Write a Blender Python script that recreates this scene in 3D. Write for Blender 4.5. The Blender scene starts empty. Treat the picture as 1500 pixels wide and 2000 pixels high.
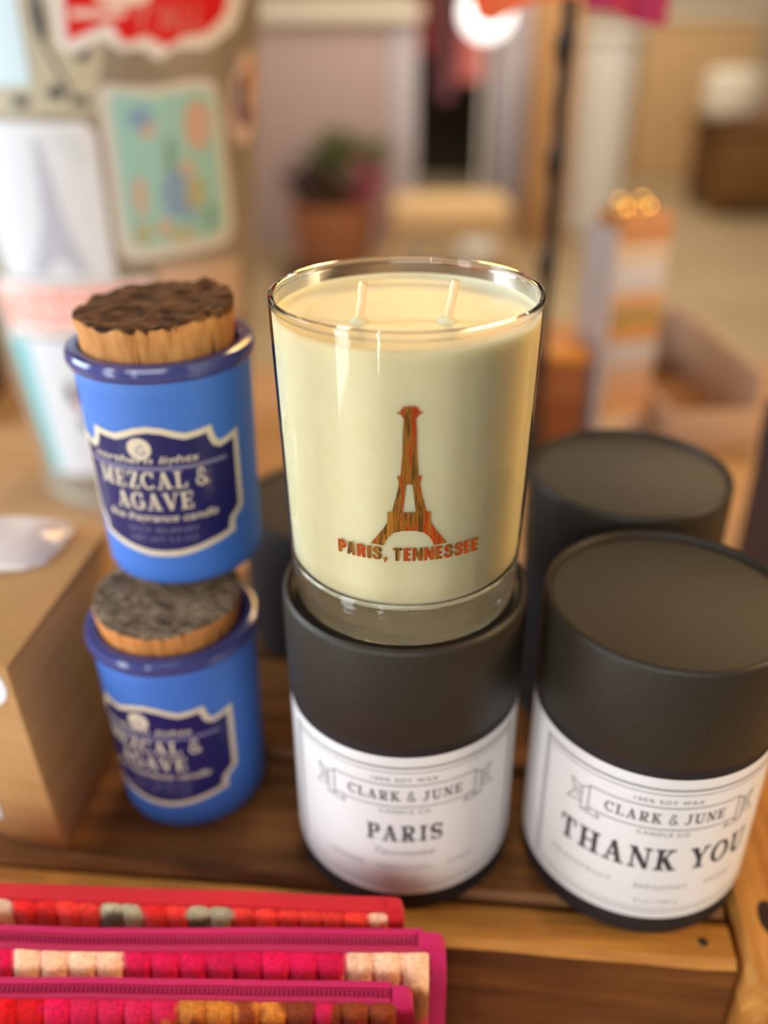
import bpy, bmesh, math, random
from mathutils import Vector, Matrix, noise
from mathutils.geometry import tessellate_polygon
random.seed(7)
C = bpy.context.scene.collection
sc = bpy.context.scene
PI = math.pi

def lin(c):
    return c / 12.92 if c <= .04045 else ((c + .055) / 1.055) ** 2.4
def rgb(r, g, b):
    return (lin(r / 255), lin(g / 255), lin(b / 255), 1)

# ------------------------------------------------------------------ camera
TH, ROLL, H = .51476, -.00817, .31908
R0 = Vector((1, 0, 0)); U0 = Vector((0, math.sin(TH), math.cos(TH))); F0 = Vector((0, math.cos(TH), -math.sin(TH)))
cr, sr = math.cos(ROLL), math.sin(ROLL)
RX = R0 * cr + U0 * sr
UX = U0 * cr - R0 * sr
cam = bpy.data.cameras.new('camera')
cam.sensor_fit = 'HORIZONTAL'; cam.sensor_width = 36; cam.lens = 1757.45 * 36 / 1500
cam.clip_start = .01; cam.clip_end = 60
cam.dof.use_dof = True; cam.dof.focus_distance = .283; cam.dof.aperture_fstop = 4.2
camo = bpy.data.objects.new('camera', cam); C.objects.link(camo)
camo.matrix_world = Matrix(((RX.x, UX.x, -F0.x, 0), (RX.y, UX.y, -F0.y, 0), (RX.z, UX.z, -F0.z, H), (0, 0, 0, 1)))
sc.camera = camo

# ------------------------------------------------------------------ world, lamps, exposure
w = bpy.data.worlds.new('world'); sc.world = w; w.use_nodes = True
w.node_tree.nodes['Background'].inputs[0].default_value = (1.0, .76, .50, 1)
w.node_tree.nodes['Background'].inputs[1].default_value = .10
def area(name, loc, target, sx, sy, power, col):
    l = bpy.data.lights.new(name, 'AREA'); l.shape = 'RECTANGLE'; l.size = sx; l.size_y = sy
    l.energy = power; l.color = col
    o = bpy.data.objects.new(name, l); C.objects.link(o); o.location = loc
    o.rotation_euler = (Vector(target) - Vector(loc)).to_track_quat('-Z', 'Y').to_euler()
    return o
area('shop_window_daylight', (-1.98, -1.15, .25), (.0, -1.15, .25), .62, 2.3, 34, (.88, .95, 1))
area('side_window_daylight', (-1.98, .55, .72), (0, .50, .35), 1.08, 1.45, 56, (.80, .91, 1))
area('front_fill_light', (-.5, -2.6, 1.15), (0, .3, .1), 2.6, 1.5, 56, (.97, .98, .96))  # added soft fill from behind the camera; no window is built here
area('door_gap_daylight', (-1.04, -2.1, .1), (.0, .28, .1), .05, 2.0, 6, (.95, .97, 1))
area('ceiling_lamp_back', (.25, 2.5, 1.55), (.05, .3, .1), .9, .7, 24, (1, .56, .13))
area('ceiling_lamp_right', (1.7, .1, 1.0), (.0, .3, .1), .7, .7, 30, (1, .66, .34))
area('ceiling_lamp_shop', (1.0, 3.5, 2.6), (1.1, 5.2, -.4), 2.4, 1.8, 128, (1, .91, .78))
area('ceiling_lamp_shop_far', (1.6, 7.2, 2.6), (1.2, 7.6, -.4), 3, 1.5, 64, (1, .91, .78))
sc.view_settings.view_transform = 'Standard'; sc.view_settings.look = 'None'
sc.view_settings.exposure = 0; sc.view_settings.gamma = 1; sc.view_settings.use_curve_mapping = False
sc.cycles.use_denoising = True
sc.cycles.max_bounces = 14; sc.cycles.transmission_bounces = 12; sc.cycles.transparent_max_bounces = 16
sc.cycles.sample_clamp_indirect = 6

# ------------------------------------------------------------------ materials
def mat(name, col, rough=.6, metal=0, spec=.5, var=0, vscale=40, stretch=(1, 1, 1), col2=None, bump=0, bscale=200, bdist=.001, coat=0, sss=0, sss_r=(.01, .006, .003), trans=0, ior=1.45, sheen=0):
    m = bpy.data.materials.new(name); m.use_nodes = True
    nt = m.node_tree; b = nt.nodes['Principled BSDF']
    b.inputs['Base Color'].default_value = col; b.inputs['Roughness'].default_value = rough
    b.inputs['Metallic'].default_value = metal; b.inputs['Specular IOR Level'].default_value = spec
    b.inputs['Coat Weight'].default_value = coat; b.inputs['Coat Roughness'].default_value = .04
    b.inputs['IOR'].default_value = ior; b.inputs['Transmission Weight'].default_value = trans
    b.inputs['Sheen Weight'].default_value = sheen
    if sss:
        b.inputs['Subsurface Weight'].default_value = sss; b.inputs['Subsurface Radius'].default_value = sss_r; b.inputs['Subsurface Scale'].default_value = 1
    tc = None
    def coords(st):
        t = nt.nodes.new('ShaderNodeTexCoord'); mp = nt.nodes.new('ShaderNodeMapping')
        mp.inputs['Scale'].default_value = st; nt.links.new(t.outputs['Object'], mp.inputs['Vector']); return mp
    if col2 is not None:
        mp = coords(stretch); n = nt.nodes.new('ShaderNodeTexNoise'); n.inputs['Scale'].default_value = vscale; n.inputs['Detail'].default_value = 6; n.inputs['Roughness'].default_value = .65
        r = nt.nodes.new('ShaderNodeValToRGB'); r.color_ramp.elements[0].position = .5 - var / 2 if var else .35; r.color_ramp.elements[1].position = .5 + var / 2 if var else .65
        r.color_ramp.elements[0].color = col; r.color_ramp.elements[1].color = col2
        nt.links.new(mp.outputs[0], n.inputs['Vector']); nt.links.new(n.outputs['Fac'], r.inputs['Fac']); nt.links.new(r.outputs['Color'], b.inputs['Base Color'])
    if bump:
        mp = coords(stretch); n = nt.nodes.new('ShaderNodeTexNoise'); n.inputs['Scale'].default_value = bscale; n.inputs['Detail'].default_value = 4
        bp = nt.nodes.new('ShaderNodeBump'); bp.inputs['Strength'].default_value = bump; bp.inputs['Distance'].default_value = bdist
        nt.links.new(mp.outputs[0], n.inputs['Vector']); nt.links.new(n.outputs['Fac'], bp.inputs['Height']); nt.links.new(bp.outputs['Normal'], b.inputs['Normal'])
    return m
def attr_mat(name, rough=.9, bump=.6, bscale=900, bdist=.0008, sheen=.3, mottling=.22, mscale=700):
    # colour woven into the yarn: read from the face colours, mottled by noise
    m = mat(name, (1, 1, 1, 1), rough, spec=.15, bump=bump, bscale=bscale, bdist=bdist, sheen=sheen)
    nt = m.node_tree; b = nt.nodes['Principled BSDF']
    a = nt.nodes.new('ShaderNodeVertexColor'); a.layer_name = 'Col'
    n = nt.nodes.new('ShaderNodeTexNoise'); n.inputs['Scale'].default_value = mscale; n.inputs['Detail'].default_value = 3
    t = nt.nodes.new('ShaderNodeTexCoord'); nt.links.new(t.outputs['Object'], n.inputs['Vector'])
    mr = nt.nodes.new('ShaderNodeMapRange'); mr.inputs['From Min'].default_value = .3; mr.inputs['From Max'].default_value = .7
    mr.inputs['To Min'].default_value = 1 - mottling; mr.inputs['To Max'].default_value = 1 + mottling
    nt.links.new(n.outputs['Fac'], mr.inputs['Value'])
    mx = nt.nodes.new('ShaderNodeVectorMath'); mx.operation = 'SCALE'
    nt.links.new(a.outputs['Color'], mx.inputs[0]); nt.links.new(mr.outputs['Result'], mx.inputs['Scale'])
    nt.links.new(mx.outputs['Vector'], b.inputs['Base Color'])
    return m
def wood(name, c1, c2, axis=0, scale=9, rough=.55, bump=.5, spec=.35):
    st = [6, 6, 6]; st[axis] = .55
    return mat(name, c1, rough, spec=spec, col2=c2, var=.34, vscale=scale, stretch=tuple(st), bump=bump, bscale=scale * 2.2, bdist=.002)

M = {}
M['charcoal'] = mat('charcoal_paper', rgb(40, 35, 28), .48, spec=.4, col2=rgb(48, 42, 33), vscale=900, bump=.25, bscale=1500, bdist=.0003)
M['charcoal_body'] = mat('charcoal_paper_body', rgb(38, 33, 34), .6, spec=.35)
M['label_white'] = mat('label_paper', rgb(226, 224, 224), .45, spec=.4)
M['ink_grey'] = mat('ink_grey', rgb(150, 147, 147), .6)
M['ink_mid'] = mat('ink_mid', rgb(105, 102, 102), .6)
M['ink_dark'] = mat('ink_dark', rgb(58, 57, 60), .6)
M['wax'] = mat('soy_wax', rgb(232, 225, 190), .42, spec=.4, sss=.4, sss_r=(.008, .006, .003), col2=rgb(230, 221, 183), vscale=160)
M['wick'] = mat('wick_cotton', rgb(236, 212, 170), .8, bump=.6, bscale=1800, bdist=.0004)
M['glass'] = mat('clear_glass', (1, 1, 1, 1), 0, trans=1, ior=1.48)
def thin_glass():
    m = bpy.data.materials.new('thin_glass_wall'); m.use_nodes = True; nt = m.node_tree; nt.nodes.clear()
    o = nt.nodes.new('ShaderNodeOutputMaterial'); mx = nt.nodes.new('ShaderNodeMixShader')
    t = nt.nodes.new('ShaderNodeBsdfTransparent'); t.inputs[0].default_value = (.97, .975, .965, 1)
    g = nt.nodes.new('ShaderNodeBsdfGlossy'); g.inputs['Roughness'].default_value = .025
    f = nt.nodes.new('ShaderNodeFresnel'); f.inputs['IOR'].default_value = 1.48
    nt.links.new(f.outputs[0], mx.inputs[0]); nt.links.new(t.outputs[0], mx.inputs[1]); nt.links.new(g.outputs[0], mx.inputs[2]); nt.links.new(mx.outputs[0], o.inputs[0])
    return m
M['thin_glass'] = thin_glass()
M['base_glass'] = mat('thick_rippled_glass', (1, 1, .99, 1), 0, trans=1, ior=1.48, stretch=(1, 1, 5), bump=.35, bscale=70, bdist=.0016)
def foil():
    m = mat('bronze_foil_painted_reflections', rgb(190, 140, 60), .3, metal=.55, col2=rgb(170, 60, 28), vscale=260, stretch=(1, .05, .07))
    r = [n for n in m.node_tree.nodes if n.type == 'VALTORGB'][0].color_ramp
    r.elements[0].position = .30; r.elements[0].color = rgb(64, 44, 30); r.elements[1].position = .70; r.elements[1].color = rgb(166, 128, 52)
    for p, c in ((.37, (180, 128, 46)), (.43, (196, 84, 36)), (.48, (176, 58, 28)), (.53, (168, 120, 44)), (.57, (76, 52, 34)), (.61, (190, 124, 44))):  # stripes paint reflected surroundings into the foil's base colour
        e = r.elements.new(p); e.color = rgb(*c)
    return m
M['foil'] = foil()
M['frost_blue'] = mat('frosted_blue_glass', rgb(64, 118, 208), .5, spec=.7, sss=.2, sss_r=(.002, .004, .012))
M['blue_rim'] = mat('blue_glass_rim', rgb(66, 72, 132), .16, spec=.6, coat=.3)
M['navy'] = mat('navy_label', rgb(34, 34, 92), .35)
M['cream_ink'] = mat('cream_ink', rgb(222, 208, 184), .45)
M['cream_dim'] = mat('cream_ink_dim', rgb(130, 124, 158), .5)
M['kraft'] = mat('kraft_card', rgb(204, 158, 102), .7, col2=rgb(190, 143, 88), vscale=12, stretch=(1, 1, 14), bump=.12, bscale=60)
M['kraft_dark'] = mat('kraft_card_brown', rgb(146, 98, 56), .75)
M['plastic'] = mat('milky_plastic', rgb(238, 222, 214), .22, spec=.6, coat=.4, sss=.2)
M['red_cloth'] = mat('red_cloth', rgb(205, 16, 32), .8, sheen=.1, bump=.4, bscale=1200, bdist=.0004)
M['magenta_cloth'] = mat('magenta_cloth', rgb(200, 16, 94), .75, sheen=.1, bump=.4, bscale=1200, bdist=.0004)
M['zip_rose'] = mat('zip_tape_rose', rgb(186, 36, 84), .75, bump=.4, bscale=1500, bdist=.0003)
M['zip_teeth'] = mat('zip_coil', rgb(160, 26, 74), .4)
M['yarn'] = attr_mat('chenille_yarn')
M['zinc'] = mat('dull_zinc', rgb(156, 146, 130), .5, metal=.2, col2=rgb(138, 126, 108), vscale=25)
M['black_iron'] = mat('black_iron', rgb(28, 24, 24), .45)
M['floor'] = mat('shop_floor', rgb(170, 146, 110), .5, col2=rgb(156, 130, 94), vscale=1.4)
M['wall'] = mat('shop_wall', rgb(186, 168, 142), .85)
M['table'] = wood('pale_table_wood', rgb(186, 146, 104), rgb(170, 130, 90), 0, 5)
M['crate_dark'] = wood('weathered_plank', rgb(88, 52, 24), rgb(164, 108, 54), 0, 14)
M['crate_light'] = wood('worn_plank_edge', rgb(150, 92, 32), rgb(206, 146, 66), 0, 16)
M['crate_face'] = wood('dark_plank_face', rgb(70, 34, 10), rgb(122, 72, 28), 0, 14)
M['crate_side'] = wood('worn_side_plank', rgb(160, 100, 40), rgb(212, 152, 76), 1, 15)
M['knot'] = mat('dark_knot', rgb(44, 24, 12), .8)

# ------------------------------------------------------------------ mesh helpers
def obj(name, bm, m, parent=None, smooth=True, recalc=True):
    if recalc: bmesh.ops.recalc_face_normals(bm, faces=bm.faces)
    me = bpy.data.meshes.new(name); bm.to_mesh(me); bm.free()
    for mm in (m if isinstance(m, (list, tuple)) else [m]): me.materials.append(mm)
    if smooth:
        me.shade_smooth()
        try: me.set_sharp_from_angle(angle=math.radians(40))
        except Exception: pass
    o = bpy.data.objects.new(name, me); C.objects.link(o)
    if parent: o.parent = parent
    return o
def tag(o, label=None, cat=None, group=None, kind=None):
    if label: o['label'] = label
    if cat: o['category'] = cat
    if group: o['group'] = group
    if kind: o['kind'] = kind
    return o
def thing(name, label, cat, loc=(0, 0, 0), rz=0, group=None):
    o = bpy.data.objects.new(name, None); o.empty_display_size = .02; C.objects.link(o)
    o.location = loc; o.rotation_euler = (0, 0, rz)
    return tag(o, label, cat, group)
def dup(root, loc, rz, label):
    r = root.copy(); C.objects.link(r); r.location = loc; r.rotation_euler = (0, 0, rz); r['label'] = label
    for ch in list(root.children):
        c = ch.copy(); C.objects.link(c); c.parent = r
        for g in list(ch.children):
            d = g.copy(); C.objects.link(d); d.parent = c
    return r
def lathe(prof, seg=96, bm=None, center=(0, 0)):
    bm = bm or bmesh.new(); rings = []
    for r, z in prof:
        if r < 1e-6: rings.append([bm.verts.new((center[0], center[1], z))])
        else: rings.append([bm.verts.new((center[0] + r * math.cos(2 * PI * i / seg), center[1] + r * math.sin(2 * PI * i / seg), z)) for i in range(seg)])
    for a, b in zip(rings, rings[1:]):
        for i in range(seg):
            j = (i + 1) % seg
            if len(a) == 1 and len(b) == 1: continue
            if len(a) == 1: bm.faces.new((a[0], b[i], b[j]))
            elif len(b) == 1: bm.faces.new((a[i], a[j], b[0]))
            else: bm.faces.new((a[i], a[j], b[j], b[i]))
    return bm
def box(x0, x1, y0, y1, z0, z1, bev=0, bm=None, seg=2, rz=0, sub=0):
    bm = bm or bmesh.new()
    vs = [bm.verts.new((x, y, z)) for x in (x0, x1) for y in (y0, y1) for z in (z0, z1)]
    idx = ((0, 1, 3, 2), (4, 6, 7, 5), (0, 4, 5, 1), (2, 3, 7, 6), (0, 2, 6, 4), (1, 5, 7, 3))
    fs = [bm.faces.new([vs[i] for i in f]) for f in idx]
    if bev:
        es = list({e for f in fs for e in f.edges})
        bmesh.ops.bevel(bm, geom=es, offset=bev, segments=seg, profile=.5, affect='EDGES')
    return bm
def hexa(bot, top, bev=0):
    bm = bmesh.new(); a = [bm.verts.new(p) for p in bot]; b = [bm.verts.new(p) for p in top]
    bm.faces.new(a[::-1]); bm.faces.new(b)
    for i in range(4): bm.faces.new((a[i], a[(i + 1) % 4], b[(i + 1) % 4], b[i]))
    if bev: bmesh.ops.bevel(bm, geom=list(bm.edges), offset=bev, segments=2, profile=.5, affect='EDGES')
    return bm
def tube(pts, r, seg=12, bm=None, cap=True):
    bm = bm or bmesh.new(); rings = []
    pts = [Vector(p) for p in pts]; rs = r if isinstance(r, (list, tuple)) else [r] * len(pts)
    for i, p in enumerate(pts):
        t = (pts[min(i + 1, len(pts) - 1)] - pts[max(i - 1, 0)]).normalized()
        a = t.orthogonal().normalized() if abs(t.z) < .9 else Vector((1, 0, 0)).cross(t).normalized()
        b = t.cross(a)
        rings.append([bm.verts.new(p + (a * math.cos(2 * PI * k / seg) + b * math.sin(2 * PI * k / seg)) * rs[i]) for k in range(seg)])
    for A, B in zip(rings, rings[1:]):
        for k in range(seg): bm.faces.new((A[k], A[(k + 1) % seg], B[(k + 1) % seg], B[k]))
    if cap: bm.faces.new(rings[0][::-1]); bm.faces.new(rings[-1])
    return bm
# flat drawings: lists of polygons [(x, y), ...]
def polys_bm(polys, dx=0, dy=0, sx=1, sy=1):
    bm = bmesh.new()
    for p in polys:
        vs = [bm.verts.new((dx + x * sx, dy + y * sy, 0)) for x, y in p]
        for t in tessellate_polygon([[v.co for v in vs]]):
            if len(set(t)) == 3: bm.faces.new([vs[i] for i in t])
    return bm
def add_bm(dst, src):
    me = bpy.data.meshes.new('tmp'); src.to_mesh(me); src.free(); dst.from_mesh(me); bpy.data.meshes.remove(me)
def stroke(p, q, w):
    d = Vector((q[0] - p[0], q[1] - p[1])).normalized(); n = Vector((-d.y, d.x)) * w / 2
    return [(p[0] + n.x, p[1] + n.y), (q[0] + n.x, q[1] + n.y), (q[0] - n.x, q[1] - n.y), (p[0] - n.x, p[1] - n.y)]
def pline(pts, ws, closed=False):
    out = []; n = len(pts); ws = ws if isinstance(ws, (list, tuple)) else [ws] * n
    L_, R_ = [], []
    for i in range(n):
        a = Vector(pts[(i - 1) % n] if closed else pts[max(i - 1, 0)]); b = Vector(pts[(i + 1) % n] if closed else pts[min(i + 1, n - 1)])
        p = Vector(pts[i])
        d1 = (p - a); d2 = (b - p)
        if d1.length < 1e-9: d1 = d2
        if d2.length < 1e-9: d2 = d1
        d1.normalize(); d2.normalize()
        n1 = Vector((-d1.y, d1.x)); n2 = Vector((-d2.y, d2.x)); m = n1 + n2
        m = m / max(m.dot(n1), .35)
        L_.append(tuple(p + m * ws[i] / 2)); R_.append(tuple(p - m * ws[i] / 2))
    for i in range(n if closed else n - 1):
        j = (i + 1) % n; out.append([L_[i], L_[j], R_[j], R_[i]])
    return out
def arc(cx, cy, rx, ry, a0, a1, n=14):
    return [(cx + rx * math.cos(math.radians(a0 + (a1 - a0) * i / n)), cy + ry * math.sin(math.radians(a0 + (a1 - a0) * i / n))) for i in range(n + 1)]
def text_bm(s, size, bold=0, xs=1, shear=0, spacing=1):
    cu = bpy.data.curves.new('t', 'FONT'); cu.body = s; cu.size = size; cu.align_x = 'CENTER'; cu.offset = bold; cu.shear = shear; cu.space_character = spacing; cu.resolution_u = 5
    o = bpy.data.objects.new('t', cu); C.objects.link(o)
    dg = bpy.context.evaluated_depsgraph_get(); me = bpy.data.meshes.new_from_object(o.evaluated_get(dg))
    bm = bmesh.new(); bm.from_mesh(me); bpy.data.objects.remove(o); bpy.data.curves.remove(cu); bpy.data.meshes.remove(me)
    for v in bm.verts: v.co.x *= xs
    return bm
def width(bm):
    xs = [v.co.x for v in bm.verts]; return min(xs), max(xs)
def fit_text(bm, w, cap, x=0, y=0):
    # scale a text to width w and height cap, centred on x, its foot at y
    a, b = width(bm); ys = [v.co.y for v in bm.verts]; lo, hi = min(ys), max(ys)
    for v in bm.verts:
        v.co.x = x + (v.co.x - (a + b) / 2) * w / (b - a); v.co.y = y + (v.co.y - lo) * cap / (hi - lo)
    return bm
# a slab-serif alphabet drawn stroke by stroke, cap height 1
def glyph(c):
    K, t, st, se = .23, .10, .09, .13
    P = []
    def stem(x, w=K, y0=0, y1=1, s0=True, s1=True):
        P.append([(x - w / 2, y0), (x + w / 2, y0), (x + w / 2, y1), (x - w / 2, y1)])
        for y, on in ((y0, s0), (y1 - st, s1)):
            if on: P.append([(x - w / 2 - se, y), (x + w / 2 + se, y), (x + w / 2 + se, y + st), (x - w / 2 - se, y + st)])
    def bar(x0, x1, y, w=st): P.append([(x0, y), (x1, y), (x1, y + w), (x0, y + w)])
    def ser(x, y, hw=.2): bar(x - hw, x + hw, y)
    def dg(p, q, w): P.append(stroke(p, q, w))
    def cv(pts, ws): P.extend(pline(pts, ws))
    def fat(n, a, b): return [a + (b - a) * math.sin(PI * i / n) for i in range(n + 1)]
    if c == 'A': dg((.2, .03), (.48, 1), t); dg((.48, .99), (.8, .03), K); bar(.28, .68, .3); ser(.2, 0); ser(.8, 0, .22); return P, 1.04
    if c in 'PR':
        stem(.26, s1=False); bar(.02, .5, 1 - st); bar(.26, .5, .44 if c == 'P' else .46)
        cv(arc(.5, .725, .27, .23, 90, -90), fat(14, st, K))
        if c == 'R': dg((.46, .5), (.76, .02), K); ser(.8, 0, .18); return P, 1.0
        return P, .88
    if c == 'I': stem(.3); return P, .6
    if c == 'S': cv(arc(.42, .73, .3, .23, 20, 270, 12)[:-1] + arc(.42, .27, .3, .23, 90, -160, 12), [t] * 2 + [t + (K - t) * min(1, i / 6) for i in range(10)] + [K] + [K - (K - t) * min(1, i / 7) for i in range(12)]); P.append(stroke((.7, .68), (.7, 1), t)); P.append(stroke((.13, .32), (.13, 0), t)); return P, .84
    if c == 'T': stem(.45, s1=False); bar(.03, .87, 1 - st); P.append(stroke((.08, 1), (.08, .68), .1)); P.append(stroke((.82, 1), (.82, .68), .1)); return P, .9
    if c == 'H': stem(.26); stem(.84); bar(.3, .8, .46); return P, 1.1
    if c == 'N': stem(.2, t); stem(.86, t, s0=False); dg((.2, .97), (.84, .03), K); return P, 1.04
    if c == 'K': stem(.26); dg((.3, .4), (.76, .97), t); dg((.44, .58), (.82, .03), K); ser(.76, 1 - st, .18); ser(.84, 0, .2); return P, 1.06
    if c == 'Y': stem(.48, y1=.5, s1=False); dg((.48, .46), (.16, .97), K); dg((.48, .46), (.8, .97), t); ser(.16, 1 - st, .2); ser(.8, 1 - st, .17); return P, .96
    if c in 'OCG':
        a0, a1 = {'O': (0, 360), 'C': (40, 320), 'G': (40, 345)}[c]
        pts = arc(.5, .5, .4, .46, a0, a1, 30); ws = [t + (K - t) * abs(math.cos(math.radians(a0 + (a1 - a0) * i / 30))) ** 1.5 for i in range(31)]
        P.extend(pline(pts, ws))
        if c != 'O': P.append(stroke((.8, .66), (.8, 1), t))
        if c == 'G': P.append(stroke((.8, .46), (.8, .06), K * .8)); bar(.56, .95, .42)
        return P, {'O': 1.02, 'C': .92, 'G': 1.0}[c]
    if c == 'U': stem(.24, y0=.3, s0=False); stem(.84, t, y0=.3, s0=False); cv(arc(.54, .32, .3, .28, 180, 360), [K - (K - t) * i / 14 for i in range(15)]); return P, 1.06
    if c == 'L': stem(.26); bar(.2, .82, 0); P.append(stroke((.78, 0), (.78, .32), .1)); return P, .88
    if c == 'J': stem(.42, y0=.2, s0=False); cv(arc(.22, .2, .2, .2, 0, -170), fat(14, K * .8, t)); return P, .72
    if c == 'E': stem(.26); bar(.2, .82, 0); bar(.2, .82, 1 - st); bar(.2, .62, .46); P.append(stroke((.78, 0), (.78, .3), .1)); P.append(stroke((.78, 1), (.78, .7), .1)); P.append(stroke((.62, .36), (.62, .64), .09)); return P, .9
    if c == 'M': stem(.2, t, s1=False); stem(1.0, K); dg((.2, .97), (.58, .05), K); dg((.58, .05), (.98, .97), t); ser(.14, 1 - st, .14); return P, 1.26
    if c == 'Z': bar(.08, .8, 0); bar(.08, .8, 1 - st); dg((.2, .04), (.7, .96), K); P.append(stroke((.12, 1), (.12, .7), .1)); P.append(stroke((.78, 0), (.78, .3), .1)); return P, .88
    if c == 'V': dg((.16, .97), (.5, .02), K); dg((.5, .02), (.82, .97), t); ser(.16, 1 - st, .2); ser(.82, 1 - st, .17); return P, .98
    if c == '&': cv(arc(.4, .76, .19, .2, -40, 220, 12) + [(.42, .46), (.86, .02)], .12); cv(arc(.38, .27, .3, .25, 120, 390, 14), .13); return P, .98
    return P, .32
def slab_bm(s, w, cap, x=0, y=0, track=.06):
    bm = bmesh.new(); cx = 0
    for ch in s:
        P, adv = glyph(ch)
        if P: add_bm(bm, polys_bm(P, dx=cx))
        cx += adv + track
    return fit_text(bm, w, cap, x, y)
def slice_x(bm, step):
    a, b = width(bm); x = math.floor(a / step) * step + step
    while x < b:
        bmesh.ops.bisect_plane(bm, geom=list(bm.verts) + list(bm.edges) + list(bm.faces), plane_co=(x, 0, 0), plane_no=(1, 0, 0)); x += step
    return bm
def wrap(bm, rfun, phi0=0, z0=0, lift=.00015, step=.0035):
    # bend a flat drawing (x along the arc, y up) round an upright axis; phi 0 looks to -y
    slice_x(bm, step)
    rm = rfun(z0)
    for v in bm.verts:
        z = z0 + v.co.y; r = rfun(z) + lift; ph = phi0 + v.co.x / rm
        v.co = Vector((r * math.sin(ph), -r * math.cos(ph), z))
    return bm
def block_bm(text, w, cap, x=0, y=0):
    # heavy condensed capitals without serifs
    K = .25; G = {
        'P': ([rect(0, K, 0, 1)] + pline([(.1, .90), (.30, .90), (.44, .83), (.46, .68), (.44, .53), (.30, .46), (.1, .46)], [.2, .2, .21, .23, .21, .2, .2]), .50),
        'A': ([stroke((.12, 0), (.30, 1), .22), stroke((.50, 0), (.32, 1), .22), rect(.15, .47, .18, .34)], .62),
        'R': ([rect(0, K, 0, 1)] + pline([(.1, .90), (.30, .90), (.44, .84), (.46, .71), (.44, .58), (.30, .50), (.1, .50)], [.2, .2, .21, .23, .21, .2, .2]) + [stroke((.36, .50), (.47, 0), .23)], .60),
        'I': ([rect(0, K, 0, 1)], .25),
        'S': (pline([(.47, .66), (.46, .82), (.38, .90), (.28, .91), (.17, .89), (.12, .78), (.14, .66), (.28, .54), (.42, .42), (.46, .28), (.42, .14), (.30, .09), (.18, .10), (.11, .18), (.10, .34)], [.22, .21, .19, .18, .19, .21, .22, .22, .22, .22, .21, .18, .19, .21, .22]), .58),
        'T': ([rect(0, .56, .82, 1), rect(.155, .405, 0, 1)], .56),
        'E': ([rect(0, K, 0, 1), rect(0, .46, 0, .18), rect(0, .46, .82, 1), rect(0, .42, .42, .58)], .47),
        'N': ([rect(0, .2, 0, 1), rect(.40, .60, 0, 1), [(0, 1), (.22, 1), (.60, 0), (.38, 0)]], .60),
        ',': ([rect(0, .22, 0, .22), [(.08, 0), (.22, 0), (.10, -.17), (.02, -.17)]], .22), ' ': ([], .20)}
    bm = bmesh.new(); cx = 0
    for ch in text:
        P, adv = G[ch]
        if P: add_bm(bm, polys_bm(P, dx=cx))
        cx += adv + .065
    a, b = width(bm)
    for v in bm.verts: v.co.x = x + (v.co.x - (a + b) / 2) * w / (b - a); v.co.y = y + v.co.y * cap
    return bm
def rect(x0, x1, y0, y1): return [(x0, y0), (x1, y0), (x1, y1), (x0, y1)]

# ------------------------------------------------------------------ the setting
FZ = -.85
tag(obj('floor', box(-6, 6, -3, 9.2, FZ - .05, FZ), M['floor'], smooth=False), kind='structure')
tag(obj('wall_back', box(-6, 6, 8.6, 8.7, FZ, 2.4), M['wall'], smooth=False), kind='structure')
bm = box(-2.2, -2.1, -3, -1.5, FZ, 2.0); box(-2.2, -2.1, -.8, .0, FZ, 2.0, bm=bm); box(-2.2, -2.1, 1.1, 8.6, FZ, 2.0, bm=bm)
box(-2.2, -2.1, -1.5, -.8, 1.45, 2.0, bm=bm); box(-2.2, -2.1, .0, 1.1, 1.45, 2.0, bm=bm); box(-2.2, -2.1, .0, 1.1, FZ, -.05, bm=bm)
tag(obj('wall_left', bm, M['wall'], smooth=False), kind='structure')
M['frame'] = mat('window_frame_paint', rgb(230, 228, 222), .5)
for k, (y0, y1, z0, z1) in enumerate(((-1.5, -.8, FZ, 1.45), (.0, 1.1, -.05, 1.45))):
    bm = box(-2.2, -2.06, y0, y0 + .04, z0, z1)
    box(-2.2, -2.06, y1 - .04, y1, z0, z1, bm=bm); box(-2.2, -2.06, y0, y1, z1 - .04, z1, bm=bm); box(-2.2, -2.06, y0, y1, z0, z0 + .04, bm=bm)
    tag(obj('window_%d' % (k + 1), bm, M['frame'], smooth=False), kind='structure')

# ------------------------------------------------------------------ the long table under everything
tb = thing('display_table', 'pale wooden display table under the crate and goods', 'table', (0, .6, FZ))
obj('table_top', box(-.95, .95, -.54, .56, .705, .74, .004), M['table'], tb)
for x in (-.88, .88):
    for y in (-.47, .49): obj('leg', box(x - .035, x + .035, y - .035, y + .035, 0, .705, .004), M['table'], tb)

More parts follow.
